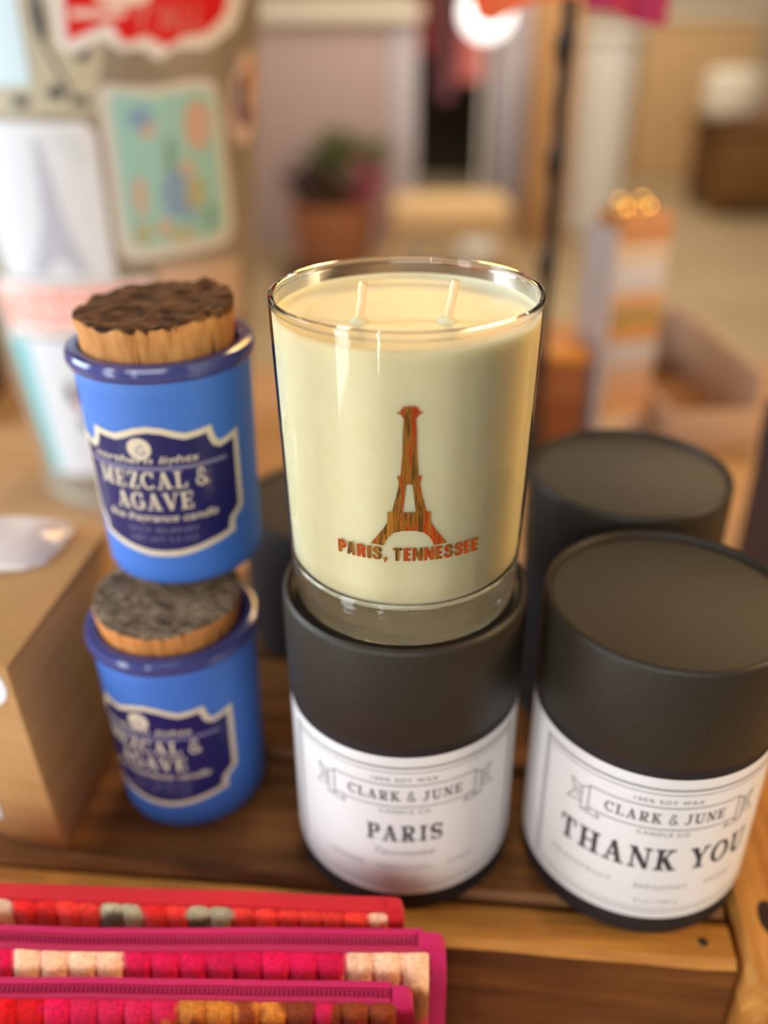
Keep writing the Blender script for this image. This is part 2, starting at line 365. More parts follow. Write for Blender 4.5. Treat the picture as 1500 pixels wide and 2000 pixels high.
# ------------------------------------------------------------------ crate (front edge turned a little)
TZ = -.11
ct = thing('wooden_crate', 'weathered upturned plank crate carrying the candles and canisters', 'crate', (.1337, .2098, TZ), -.1010)
def plank(name, x0, x1, y0, y1, z0, z1, m, axis, seed):
    # a plank with worn, slightly wavering edges
    bm = bmesh.new(); n = 40; L0, L1 = (x0, x1) if axis == 0 else (y0, y1)
    rings = []
    for i in range(n + 1):
        s = L0 + (L1 - L0) * i / n
        k = [noise.noise(Vector((s * 30, seed + j * 7.3, 0))) * .0012 for j in range(4)]
        a, b = (y0, y1) if axis == 0 else (x0, x1)
        ring = [(a + abs(k[0]) * .4, z0), (b - abs(k[1]) * .4, z0), (b - .0012 - abs(k[1]), z1 - .0012), (b - .004 - abs(k[1]), z1), (a + .004 + abs(k[2]), z1), (a + .0012 + abs(k[2]), z1 - .0025 - abs(k[3]))]
        rings.append([bm.verts.new((s, p, z) if axis == 0 else (p, s, z)) for p, z in ring])
    for A, B in zip(rings, rings[1:]):
        for j in range(6): bm.faces.new((A[j], A[(j + 1) % 6], B[(j + 1) % 6], B[j]))
    bm.faces.new(rings[0][::-1]); bm.faces.new(rings[-1])
    return obj(name, bm, m, ct)
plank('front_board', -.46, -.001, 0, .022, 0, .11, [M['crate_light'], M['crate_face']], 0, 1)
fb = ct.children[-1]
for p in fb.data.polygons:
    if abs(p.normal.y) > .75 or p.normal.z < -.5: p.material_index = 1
for k, (a, b) in enumerate(((.0225, .094), (.0955, .17), (.1715, .262))):
    plank('shelf_plank', -.46, -.001, a, b, .094, .11 - .0005 * (k % 2), M['crate_dark'], 0, 3 + k)
sb = plank('side_board', .001, .05, -.004, .266, 0, .1102, M['crate_side'], 1, 8)
bm = lathe([(0, .0006), (.004, .0006), (.0065, .0002)], 20)
for v in bm.verts: v.co.x = v.co.x * .7 + .0165; v.co.y = v.co.y * 1.3 + .024; v.co.z += .11
obj('knot', bm, M['knot'], sb)
bm = lathe([(0, 0), (.016, 0), (.018, .001)], 28)
for v in bm.verts: v.co = Vector((v.co.x * 1.0 + .03, -.0045 + v.co.z, v.co.y * .8 + .082))
obj('end_hollow', bm, M['knot'], sb)
bm = lathe([(0, .0006), (.0015, .0005), (.002, 0)], 12)
for v in bm.verts: v.co.x += -.012; v.co.y += .011; v.co.z += .11
obj('nail', bm, M['black_iron'], fb)

# ------------------------------------------------------------------ round paper canisters
CR, CH = .046, .1315
def canister(label, loc, phi, kind):
    t = thing('candle_canister', label, 'canister', loc, 0, 'round black paper candle canisters')
    obj('body', lathe([(0, 0), (.0440, 0), (.0452, .0012), (.0452, .1), (0, .1)]), M['charcoal_body'], t)
    zl = .0885
    obj('lid', lathe([(.0453, zl), (.0458, zl), (CR, zl + .0006), (CR, CH - .0022), (.0456, CH - .0008), (.0446, CH), (.0436, CH - .0003), (.0430, CH - .0012), (.0428, CH - .0022), (.0420, CH - .0026), (0, CH - .0022)], 128), M['charcoal'], t)
    rf = lambda z: .0452; LW = 1.9 if kind else 1.2
    lab = obj('paper_label', wrap(polys_bm([rect(-.0452 * LW, .0452 * LW, 0, .0735)]), rf, phi, .0103, .0003, .002), M['label_white'], t)
    if kind is None: return t
    def ink(name, bms, m, lift=.00045):
        bm = bmesh.new()
        for b in bms: add_bm(bm, b)
        return obj(name, wrap(bm, rf, phi, 0, lift), m, lab, smooth=False)
    W = .0452 * 1.13                       # half width of the printed frame
    fr = [rect(-W, W, .0782, .0792), rect(-W, W, .0137, .0142), rect(-W, -W + .0011, .0137, .079), rect(W - .0011, W, .0137, .079)]
    fr += [rect(-W + .002, W - .002, .0762, .0766), rect(-W + .002, W - .002, .016, .0163), rect(-W + .002, -W + .0024, .016, .0766), rect(W - .0024, W - .002, .016, .0766)]
    ink('frame_line', [polys_bm(fr)], M['ink_grey'])
    B = .0285                               # ribbon with folded tails
    rb = [rect(-B, B, .0697, .0703), rect(-B, B, .0588, .0594), rect(-B, -B + .0006, .0588, .0703), rect(B - .0006, B, .0588, .0703)]
    for s in (-1, 1):
        x = lambda v: s * v
        rb += pline([(x(B), .069), (x(B + .0026), .0678), (x(B + .0026), .0566), (x(B - .002), .0588)], .0006)
        rb += pline([(x(B + .0026), .0672), (x(B + .0075), .0690), (x(B + .0056), .0638), (x(B + .0085), .0588), (x(B + .0026), .0600)], .0006)
        rb += pline([(x(B - .004), .0588), (x(B - .005), .0562), (x(B + .0015), .0566)], .0007)
        for k in range(4): rb.append(stroke((x(B + .0032), .0655 - k * .0014), (x(B + .0052), .0665 - k * .0014), .0004))
    ink('ribbon', [polys_bm(rb)], M['ink_grey'])
    ink('lettering', [slab_bm('CLARK & JUNE', .0440, .0053, 0, .0618, .14)], M['ink_mid'])
    ink('small_print', [fit_text(text_bm('100% SOY WAX', .003, spacing=1.25), .0245, .0019, 0, .0718), fit_text(text_bm('CANDLE CO', .003, spacing=1.25), .0190, .0019, 0, .0556)], M['ink_mid'])
    if kind == 'paris':
        ink('scent_name', [slab_bm('PARIS', .0292, .0090, 0, .0402, .14)], M['ink_dark'])
        ink('scent_notes', [fit_text(text_bm('Tennessee', .003, shear=.3), .0235, .0034, 0, .0327),
                            fit_text(text_bm('LEATHER', .003, spacing=1.2), .0150, .0018, -.0235, .0250), fit_text(text_bm('SANDALWOOD', .003, spacing=1.2), .0215, .0018, 0, .0250), fit_text(text_bm('AMBER', .003, spacing=1.2), .0110, .0018, .0225, .0250),
                            fit_text(text_bm('9 oz / 255 g', .003), .0125, .0016, 0, .0178)], M['ink_grey'])
    else:
        ink('scent_name', [slab_bm('THANK YOU', .0760, .0120, -.0002, .0372, .14)], M['ink_dark'])
        ink('scent_notes', [fit_text(text_bm('GRAPEFRUIT', .003, spacing=1.2), .0260, .0021, -.0285, .0270), fit_text(text_bm('BERGAMOT', .003, spacing=1.2), .0200, .0021, .003, .0270), fit_text(text_bm('MUSK', .003, spacing=1.2), .0120, .0021, .0265, .0270),
                            fit_text(text_bm('9 oz / 255 g', .003), .0165, .0019, .002, .0188)], M['ink_grey'])
    return t
CX, CY = .0077, .28237
canister('round black paper canister with a white label reading PARIS', (CX, CY, 0), -.02, 'paris')
canister('round black paper canister with a white label reading THANK YOU', (.1047, .2706, 0), -.10, 'thanks')
canister('round black canister behind the one reading THANK YOU', (.1135, .3705, 0), PI, None)
t = thing('round_tin', 'short dark round tin in shadow between blue jars and glass candle', 'tin', (-.0330, .4350, 0))
obj('body', lathe([(0, 0), (.0440, 0), (.0452, .0012), (.0452, .064), (0, .064)]), M['charcoal_body'], t)
obj('lid', lathe([(.0455, .058), (.046, .0585), (.046, .080), (.0450, .0825), (.042, .083), (.0405, .0815), (0, .0815)]), M['charcoal_body'], t)

# ------------------------------------------------------------------ glass candle
GB = CH - .0022                                   # stands on the lid of the PARIS canister
GT = .2405
def gr(z): return .0408 + (.04394 - .0408) * ((z - GB) / (GT - GB)) ** .8 if z > GB else .0408
gc = thing('glass_candle', 'clear glass candle with cream wax, two wicks and a bronze tower', 'candle', (CX, CY, 0))
WB, WT = .1475, .2338
zs = [WB + (GT - .0012 - WB) * i / 24 for i in range(25)]
obj('glass_wall', lathe([(gr(z), z) for z in zs], 160), M['thin_glass'], gc)
obj('glass_base', lathe([(0, GB + .0012), (.024, GB + .0009), (.0365, GB + .0003), (.0385, GB + .0001), (.0399, GB + .0008), (.0408, GB + .0035), (gr(GB + .009), GB + .009), (gr(WB - .0012), WB - .0012), (gr(WB - .0006) - .0006, WB - .0004), (.0395, WB - .0004), (.0382, WB - .0028), (.030, WB - .0040), (0, WB - .0044)], 160), M['base_glass'], gc)
ro = gr(GT)
obj('glass_rim', lathe([(ro - .0002, GT - .0026), (ro, GT - .0014), (ro - .0002, GT - .0004), (ro - .0010, GT), (ro - .0018, GT - .0005), (ro - .0020, GT - .0015), (ro - .0019, GT - .0026), (ro - .0002, GT - .0026)], 160), M['glass'], gc)
# inner face of the wall above the wax
obj('inner_wall', lathe([(gr(z) - .0019, z) for z in (WT - .0005, WT + .002, GT - .0024)], 160), M['thin_glass'], gc)
prof = [(0, WB - .0050), (.030, WB - .0046), (.0385, WB - .0034), (.0399, WB + .0002)]
prof += [(gr(WB + (WT - WB) * i / 16) - .0009, WB + .0012 + (WT - WB - .0012) * i / 16) for i in range(17)]
prof += [(.0421, WT + .0008), (.0414, WT - .0002), (.0400, WT - .0008), (.034, WT - .0011), (0, WT - .0012)]
obj('wax', lathe(prof, 128), M['wax'], gc)
for k, (x, y, lx, ly) in enumerate(((-.0150, -.0095, .0016, .001), (.0124, -.0095, .0024, .001))):
    z0 = WT - .0014
    n = 8; pts = [(x + lx * i / n + .00012 * math.sin(i * 1.7), y + ly * i / n, z0 + .0125 * i / n) for i in range(n + 1)]
    bm = tube(pts, [.0015, .0014, .00135, .00132, .00135, .0013, .00135, .0015, .0014], 16)
    for v in bm.verts:
        if v.co.z > z0 + .0118: v.co.z += noise.noise(v.co * 900 + Vector((k * 5, 0, 0))) * .0010
    wk = obj('wick', bm, M['wick'], gc)
    obj('wick_base', lathe([(.0034, z0 + .0001), (.0026, z0 + .0009), (.0014, z0 + .0021), (0, z0 + .0024)], 24, center=(x, y)), M['wax'], wk)
# bronze tower and words, drawn in crop units and bent round the glass
u = .0000378; zy = {790: .2188}
def lz(Y):   # height on the glass of a drawing row
    return .2186 - (Y - 92) / (1535 - 92) * (.2186 - .1653)
def P_(pts): return [((x - 772) * u, lz(y)) for x, y in pts]
left = [(728, 92), (704, 125), (702, 145), (680, 140), (678, 153), (704, 160), (716, 182), (728, 200), (722, 290), (718, 500), (712, 600), (704, 706), (678, 706), (692, 780), (672, 900), (636, 1053), (602, 1053), (602, 1150), (570, 1215), (515, 1300), (460, 1378)]
arcL = [(574, 1385), (580, 1350), (606, 1300), (655, 1250), (715, 1232), (772, 1228)]
tri_t, tri_bl = (748, 785), (720, 1053)
polys = []
def mirror(pts): return [(1544 - x, y) for x, y in pts]
h1 = left + arcL + [(772, 1053), tri_bl, tri_t, (772, 785), (772, 92)]
h1 = [(x, y) for x, y in h1]
bm = polys_bm([P_(h1)]); add_bm(bm, polys_bm([P_(mirror(h1))]))
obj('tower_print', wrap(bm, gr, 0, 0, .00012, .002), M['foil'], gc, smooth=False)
tw = block_bm('PARIS, TENNESSEE', .0458, .0048, 0, .1653)
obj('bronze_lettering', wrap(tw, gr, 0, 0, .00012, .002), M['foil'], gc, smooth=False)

# ------------------------------------------------------------------ blue jars with corks
JF, JZ, JB, JT = .0364, .0901, .0322, .0341
def cork_mat(name, side1, side2, top1, top2, streak):
    m = mat(name, side1, .85, spec=.2, col2=side2, var=.3, vscale=60, stretch=(3.2, 3.2, .5), bump=.7, bscale=120, bdist=.0012)
    nt = m.node_tree; b = nt.nodes['Principled BSDF']; src = b.inputs['Base Color'].links[0].from_socket
    def nd(t, **k):
        n = nt.nodes.new(t)
        for a, v in k.items(): setattr(n, a, v)
        return n
    tc = nd('ShaderNodeTexCoord'); sp = nd('ShaderNodeSeparateXYZ'); nt.links.new(tc.outputs['Object'], sp.inputs[0])
    n = nd('ShaderNodeTexNoise'); n.inputs['Scale'].default_value = 190; n.inputs['Detail'].default_value = 5
    mp = nd('ShaderNodeMapping'); mp.inputs['Scale'].default_value = (1, 1, .4); nt.links.new(tc.outputs['Object'], mp.inputs[0]); nt.links.new(mp.outputs[0], n.inputs['Vector'])
    a = nd('ShaderNodeMath', operation='MULTIPLY_ADD'); a.inputs[1].default_value = .010; nt.links.new(n.outputs['Fac'], a.inputs[0]); nt.links.new(sp.outputs['Z'], a.inputs[2])
    r = nd('ShaderNodeMapRange'); r.inputs['From Min'].default_value = .0030; r.inputs['From Max'].default_value = .0044; nt.links.new(a.outputs[0], r.inputs['Value'])
    g = nd('ShaderNodeNewGeometry'); sg = nd('ShaderNodeSeparateXYZ'); nt.links.new(g.outputs['Normal'], sg.inputs[0])
    rn = nd('ShaderNodeMapRange'); rn.inputs['From Min'].default_value = .35; rn.inputs['From Max'].default_value = .6; nt.links.new(sg.outputs['Z'], rn.inputs['Value'])
    mxm = nd('ShaderNodeMath', operation='MAXIMUM'); nt.links.new(r.outputs[0], mxm.inputs[0]); nt.links.new(rn.outputs[0], mxm.inputs[1])
    n2 = nd('ShaderNodeTexNoise'); n2.inputs['Scale'].default_value = streak; n2.inputs['Detail'].default_value = 6
    mp2 = nd('ShaderNodeMapping'); mp2.inputs['Scale'].default_value = (.6, 2, 1); mp2.inputs['Rotation'].default_value = (0, 0, .5); nt.links.new(tc.outputs['Object'], mp2.inputs[0]); nt.links.new(mp2.outputs[0], n2.inputs['Vector'])
    cr_ = nd('ShaderNodeValToRGB'); cr_.color_ramp.elements[0].position = .38; cr_.color_ramp.elements[0].color = top1; cr_.color_ramp.elements[1].position = .62; cr_.color_ramp.elements[1].color = top2
    nt.links.new(n2.outputs['Fac'], cr_.inputs['Fac'])
    # deep upright cracks in the side
    n3 = nd('ShaderNodeTexNoise'); n3.inputs['Scale'].default_value = 230; n3.inputs['Detail'].default_value = 2
    mp3 = nd('ShaderNodeMapping'); mp3.inputs['Scale'].default_value = (1, 1, .10); nt.links.new(tc.outputs['Object'], mp3.inputs[0]); nt.links.new(mp3.outputs[0], n3.inputs['Vector'])
    r3 = nd('ShaderNodeMapRange'); r3.inputs['From Min'].default_value = .66; r3.inputs['From Max'].default_value = .72; nt.links.new(n3.outputs['Fac'], r3.inputs['Value'])
    mc = nd('ShaderNodeMix', data_type='RGBA'); nt.links.new(r3.outputs[0], mc.inputs['Factor']); nt.links.new(src, mc.inputs[6]); mc.inputs[7].default_value = rgb(70, 40, 18)
    mx = nd('ShaderNodeMix', data_type='RGBA'); nt.links.new(mxm.outputs[0], mx.inputs['Factor']); nt.links.new(mc.outputs[2], mx.inputs[6]); nt.links.new(cr_.outputs['Color'], mx.inputs[7]); nt.links.new(mx.outputs[2], b.inputs['Base Color'])
    return m
M['cork_burnt'] = cork_mat('burnt_cork', rgb(214, 156, 96), rgb(170, 112, 60), rgb(44, 26, 14), rgb(112, 78, 50), 200)
M['cork_grey'] = cork_mat('greyish_cork', rgb(222, 150, 84), rgb(186, 118, 62), rgb(70, 54, 40), rgb(156, 130, 104), 330)
def cork_bm(h, slope, seed, rough):
    bm = bmesh.new(); seg = 96; rings = []
    prof = [(.0288, 0), (.0294, .003), (.0299, h * .6), (.0305, h * .9), (.0302, h), (.0285, h + .0004), (.024, h), (.018, h), (.012, h), (.006, h)]
    for k, (r, z) in enumerate(prof):
        ring = []
        for i in range(seg):
            a = 2 * PI * i / seg; x, y = r * math.cos(a), r * math.sin(a)
            f = max(0, (z - h * .5) / (h * .5))
            dz = noise.noise(Vector((x * 90, y * 130, seed))) * rough * f + noise.noise(Vector((x * 300, y * 340, seed + 5))) * rough * .4 * f
            dr = 1 + noise.noise(Vector((x * 120, y * 120, z * 200 + seed))) * .012
            ring.append(bm.verts.new((x * dr, y * dr, z - h + dz + slope[0] * x * f + slope[1] * y * f)))
        rings.append(ring)
    for A, B in zip(rings, rings[1:]):
        for i in range(seg): bm.faces.new((A[i], A[(i + 1) % seg], B[(i + 1) % seg], B[i]))
    bm.faces.new(rings[0][::-1]); bm.faces.new(rings[-1])
    return bm
def jr(z): return JB + (JT - JB) * min(1, max(0, z / JZ))
def label_outline(s=1.0):
    # half of the ornate badge, right side, from top middle to bottom middle (x, y) in metres; s pulls it inwards
    W, T, B_ = .0335, .0712, .0172
    pts = [(0, T), (.005, T - .0008), (.0095, T - .0026), (.0128, T - .0037), (.017, T - .0033), (.0218, T - .0026), (.0226, T - .0060), (.0238, T - .0088), (.0258, T - .0100), (.0288, T - .0094), (W, T - .0080),
           (W, .0450), (W, .0310), (.0310, .0288), (.0288, .0270), (.0280, .0244), (.0282, .0216), (.0240, .0206), (.0180, .0192), (.0120, .0178), (.006, .0168), (0, B_ - .0006)]
    return pts
def blue_jar(label, loc, phi, h, slope, seed, rough, cork):
    t = thing('cork_topped_jar', label, 'jar', loc, 0, 'blue glass candle jars with cork stoppers')
    pr = [(0, .0006), (.026, 0), (.0296, .0002), (.0312, .0014), (JB, .004)] + [(jr(z), z) for z in [.004 + (JZ - .0055) * i / 16 for i in range(1, 17)]]
    pr += [(.0337, JZ - .0004), (.0316, JZ - .0002), (.0316, JZ - .03), (.029, .008), (0, .008)]
    obj('glass_body', lathe(pr, 128), M['frost_blue'], t)
    z = JZ
    obj('glass_flange', lathe([(.0335, z - .0012), (.0356, z - .0006), (JF, z + .0012), (JF - .0001, z + .0036), (.0356, z + .0052), (.0340, z + .0058), (.0312, z + .0056), (.0304, z + .0046), (.0302, z - .006), (.0335, z - .006), (.0335, z - .0012)], 128), M['blue_rim'], t)
    half = label_outline(); full = half + [(-x, y) for x, y in half[-2:0:-1]]
    lab = obj('badge', wrap(polys_bm([full]), jr, phi, 0, .0002, .0016), M['navy'], t)
    obj('badge_border', wrap(polys_bm(pline(full, .0026, True)), jr, phi, 0, .0004, .0016), M['cream_ink'], lab, smooth=False)
    def ink(name, bms, m):
        bm = bmesh.new()
        for b in bms: add_bm(bm, b)
        return obj(name, wrap(bm, jr, phi, 0, .0004), m, lab, smooth=False)
    ink('round_emblem', [polys_bm([arc(-.004, .0632, .0045, .0045, 0, 360, 32)[:-1]])], M['cream_ink'])
    bm = polys_bm(pline(arc(-.0032, .0626, .0018, .0018, 60, 300, 16) + arc(-.0030, .0616, .0008, .0009, -90, 90, 8), .00045))
    obj('emblem_swirl', wrap(bm, jr, phi, 0, .0006), M['cream_dim'], lab, smooth=False)
    ink('lettering', [slab_bm('MEZCAL &', .0440, .0078, -.002, .0458, .1), slab_bm('AGAVE', .0300, .0078, -.002, .0366, .1)], M['cream_ink'])
    ink('rule', [polys_bm([rect(-.0300, .0280, .0541, .0556)])], M['cream_dim'])
    ink('script_heading', [fit_text(text_bm('northern lights', .004, shear=.25, bold=.00004), .0420, .0040, -.004, .0560)], M['cream_ink'])
    ink('script_line', [fit_text(text_bm('fine fragrance candle', .004, shear=.35, bold=.00005), .0450, .0044, 0, .0306)], M['cream_ink'])
    ink('net_weight', [fit_text(text_bm('SOY BLEND', .003), .0280, .0020, 0, .0266), fit_text(text_bm('NET WT 5.5 OZ', .003), .0270, .0022, 0, .0222)], M['cream_dim'])
    obj('cork_stopper', cork_bm(h, slope, seed, rough), cork, t).location = (-.0008, 0, JZ + .0030 + h)
    return t
blue_jar('upper of two stacked blue jars, cork with a dark burnt top', (-.0864, .3384, .1113), -.03, .0158, (.05, .02), 3, .0024, M['cork_burnt'])
blue_jar('lower of two stacked blue jars, standing on the crate', (-.0900, .3112, 0), -.23, .0128, (0, .07), 9, .0008, M['cork_grey'])

# ------------------------------------------------------------------ kraft box and what lies on it
kb = thing('cardboard_box', 'plain brown cardboard box at the left beside the blue jars', 'box', (-.2, .33, 0))
def rel(pts): return [(x + .2, y - .33, z) for x, y, z in pts]
bot = [(-.139, .2675, 0), (-.1270, .374, 0), (-.268, .405, 0), (-.280, .308, 0)]
top = [(-.1480, .2760, .094), (-.1365, .381, .094), (-.274, .412, .094), (-.286, .316, .094)]
obj('body', hexa(rel(bot), rel(top), .0012), M['kraft'], kb)
def lerp(a, b, s): return tuple(a[i] + (b[i] - a[i]) * s for i in range(3))
lid = [lerp(p, (-.21, .345, .094), -.012)[:2] for p in top]
obj('lid_flap', hexa(rel([(x, y, .0932) for x, y in lid]), rel([(x, y, .0952) for x, y in lid]), .0006), M['kraft'], kb)
def on_front(s, h):   # point on the front face, s from the right-hand edge, h up
    a = lerp(bot[0], bot[3], s); b = lerp(top[0], top[3], s); return Vector(lerp(a, b, h)) + Vector((.2, -.33, 0))
def face_patch(name, poly, m, lift=.0004):
    n = (on_front(1, 0) - on_front(0, 0)).cross(on_front(0, 1) - on_front(0, 0)).normalized()
    if n.y > 0: n = -n
    bm = bmesh.new(); a = [bm.verts.new(on_front(s, h) + n * lift) for s, h in poly]; bm.faces.new(a)
    return obj(name, bm, m, kb, smooth=False)
M['sticker_white'] = mat('white_gloss_paper', rgb(238, 238, 240), .4)
face_patch('round_seal', arc(.105, .90, .085, .115, 0, 360, 28)[:-1], M['sticker_white'])
lb = face_patch('shipping_label', [(.19, .12), (.62, .12), (.62, .44), (.19, .44)], M['sticker_white'])
for k in range(5): face_patch('print_line', [(.22, .17 + k * .05), (.55, .17 + k * .05), (.55, .185 + k * .05), (.22, .185 + k * .05)], M['ink_grey'], .0006)
# milky plastic packet lying on the box
out = [(-.156, .349), (-.1525, .362), (-.1505, .380), (-.158, .386), (-.178, .389), (-.205, .388), (-.225, .378), (-.222, .356), (-.20, .345), (-.178, .343), (-.165, .3435)]
cx, cy = -.185, .366
bm = bmesh.new(); rings = []
for f, z in ((1, .0955), (1.0, .0967), (.9, .0995), (.7, .1025), (.4, .1040), (.15, .1034)):
    rings.append([bm.verts.new((cx + (x - cx) * f, cy + (y - cy) * f, z + (noise.noise(Vector((x * f * 60, y * f * 90, 2))) * .0022 if f < .95 else 0))) for x, y in out])
for A, B in zip(rings, rings[1:]):
    n = len(A)
    for i in range(n): bm.faces.new((A[i], A[(i + 1) % n], B[(i + 1) % n], B[i]))
bm.faces.new(rings[0][::-1]); bm.faces.new(rings[-1])
for v in bm.verts: v.co -= Vector((cx, cy, .0955))
o = obj('plastic_packet', bm, M['plastic']); o.location = (cx, cy, .0955)
tag(o, 'shiny milky plastic packet lying on top of the cardboard box', 'packet')

# ------------------------------------------------------------------ chenille pouches in front of the crate
PAL = {'r': (246, 100, 94), 'o': (252, 132, 118), 'c': (255, 228, 208), 'g': (222, 216, 196), 'k': (170, 164, 150), 'm': (238, 40, 146), 'p': (236, 84, 148), 'd': (238, 50, 84), 't': (206, 166, 112), 'b': (196, 134, 90), 'y': (236, 190, 120), 'w': (244, 228, 212)}
def pouch(label, p0, p1, ztop, thick, wig, cloth, rows, cw, zipped=True, rim=.0045, rd=.0012, bulge=.0070):
    # p0, p1: left and right ends of the top (x, y); the striped front is cut in ribs cw wide, coloured by rows of letters
    d = Vector((p1[0] - p0[0], p1[1] - p0[1])); L = d.length; a = math.atan2(d.y, d.x)
    t = thing('zip_pouch', label, 'pouch', (p1[0], p1[1], TZ), a, 'striped chenille zip pouches')
    Hh = ztop - TZ; ext = L + .07
    # local: x from -ext (far left) to 0 (right end); y<0 towards the viewer; z up
    bm = bmesh.new(); lay = bm.loops.layers.color.new('Col')
    fcol, faces = {}, {}
    nr = int(ext / cw) + 1; sub = 10; nz = 44; grid = []
    for i in range(nr * sub + 1):
        x = -.004 - i * cw / sub; fr = (i % sub) / sub; rib = 1 - abs(2 * fr - 1) ** 3
        col = []
        for k in range(nz + 1):
            h = (k / nz) ** 1.9; dz = h * (Hh - .002); a = min(1, dz / .016)
            bul = bulge * math.sin(PI / 2 * a) ** .9 * (1 - .4 * h)
            y = -thick / 2 + .0006 - bul - rd * rib * min(1, dz / .002) + noise.noise(Vector((x * 130, dz * 90, p0[1] * 50))) * .0007
            col.append(bm.verts.new((x, y, Hh - .0014 - dz + .0006 * rib * (k > 0) + noise.noise(Vector((x * 200, 3, p1[0]))) * .0005 * (h < .05))))
        grid.append(col)
    for i in range(nr * sub):
        for k in range(nz):
            f = bm.faces.new((grid[i][k], grid[i + 1][k], grid[i + 1][k + 1], grid[i][k + 1]))
            dz = ((k + .5) / nz) ** 1.9 * Hh; xx = i / sub
            q = Vector((xx * 1.7, dz * 240, p1[1] * 100))
            ri = int(max(0, dz / .0068 + noise.noise(q * 1.3) * .8)); ci = int(max(0, xx + .02 + noise.noise(q + Vector((9, 9, 9))) * wig))
            row = rows[min(len(rows) - 1, ri)]; c = row[min(ci, len(row) - 1)]
            j = 1 + .16 * noise.noise(Vector((i // sub * 3.1, ri * 2.3, 1))) + random.uniform(-.06, .06)
            cc = rgb(*PAL[c])
            fcol[(i, k)] = (cc[0] * j, cc[1] * j, cc[2] * j); faces[(i, k)] = f
    for (i, k), f in faces.items():
        for lp, (di, dk) in zip(f.loops, ((0, 0), (1, 0), (1, 1), (0, 1))):
            q = [fcol[(a, b)] for a in (i + di - 1, i + di) for b in (k + dk - 1, k + dk) if (a, b) in fcol]
            lp[lay] = (sum(c[0] for c in q) / len(q), sum(c[1] for c in q) / len(q), sum(c[2] for c in q) / len(q), 1)
    obj('striped_panel', bm, M['yarn'], t, recalc=False)
    # cloth back and sides
    bm = bmesh.new(); pr = []
    for k in range(13):
        h = k / 12; bul = .0006 * math.sin(PI * h)
        pr.append((thick / 2 + bul, Hh - .001 - h * (Hh - .001)))
    A = [bm.verts.new((-.002, y, z)) for y, z in pr]; B = [bm.verts.new((-ext, y, z)) for y, z in pr]
    for i in range(12): bm.faces.new((A[i], A[i + 1], B[i + 1], B[i]))
    fA = [bm.verts.new((-.002, -thick / 2, z)) for y, z in pr]; fB = [bm.verts.new((-ext, -thick / 2, z)) for y, z in pr]
    for i in range(12):
        bm.faces.new((A[i], fA[i], fA[i + 1], A[i + 1])); bm.faces.new((B[i], B[i + 1], fB[i + 1], fB[i])); bm.faces.new((fA[i], fB[i], fB[i + 1], fA[i + 1]))
    bm.faces.new((A[-1], fA[-1], fB[-1], B[-1])); bm.faces.new((A[0], B[0], fB[0], fA[0]))
    obj('cloth_back', bm, cloth, t)
    # top tape, gently sagging
    zt = Hh
    def strip(y0, y1, z, x0, x1, hh=.0012, wob=.0):
        bm = bmesh.new(); n = 40; rg = []
        for i in range(n + 1):
            x = x0 + (x1 - x0) * i / n; s = noise.noise(Vector((x * 25, p0[1] * 90, 1))) * .0009
            rg.append([bm.verts.new((x, yy + s * .6, zz + s * .5)) for yy, zz in ((y0, z - hh), (y0, z), ((y0 + y1) / 2, z + hh * .35), (y1, z), (y1, z - hh))])
        for A, B in zip(rg, rg[1:]):
            for j in range(4): bm.faces.new((A[j], A[j + 1], B[j + 1], B[j]))
            bm.faces.new((A[4], A[0], B[0], B[4]))
        bm.faces.new(rg[0][::-1]); bm.faces.new(rg[-1]); return bm
    if zipped:
        tp = obj('zip_tape', strip(-thick / 2 - .0004, thick / 2 + .0004, zt, -ext, -.006), M['zip_rose'], t)
        bm = bmesh.new(); n = int((ext - .006) / .0016)
        for i in range(n):
            x = -.008 - i * .0016; s = noise.noise(Vector((x * 25, p0[1] * 90, 1))) * .0009
            for yy in (-.0008,): box(x - .0006, x + .0006, yy - .0011 + s * .6, yy + .0011 + s * .6, zt - .0003 + s * .5, zt + .0010 + s * .5, 0, bm)
        obj('zip_coil', bm, M['zip_teeth'], tp, smooth=False)
        obj('zip_edge', strip(thick / 2 - .0016, thick / 2 + .0008, zt + .0006, -ext, -.006), cloth, tp)
    else:
        obj('top_binding', strip(-thick / 2 - .0004, thick / 2 + .0004, zt, -ext, -.002), cloth, t)
    # folded binding down the right-hand end
    bm = bmesh.new(); rg = []; n = 24
    for i in range(n + 1):
        h = i / n; z = zt + .0012 - h * (zt + .001); e = min(1, (h * n) / 2.0) ** .5 if h < .1 else 1
        w = (thick / 2 + .0012 + .0010 * math.sin(PI * h)) * (.55 + .45 * e)
        s = noise.noise(Vector((h * 30, p1[1] * 70, 4))) * .0006
        rg.append([bm.verts.new(((-rim + s) if q[0] else rim * .35 * e + s, q[1] * w, z)) for q in ((1, -1), (1, -.2), (1, 1), (0, .8), (0, .3), (0, -.3), (0, -.8))])
    for A, B in zip(rg, rg[1:]):
        for j in range(7): bm.faces.new((A[j], A[(j + 1) % 7], B[(j + 1) % 7], B[j]))
    bm.faces.new(rg[0][::-1]); bm.faces.new(rg[-1])
    obj('end_binding', bm, cloth, t)
    return t
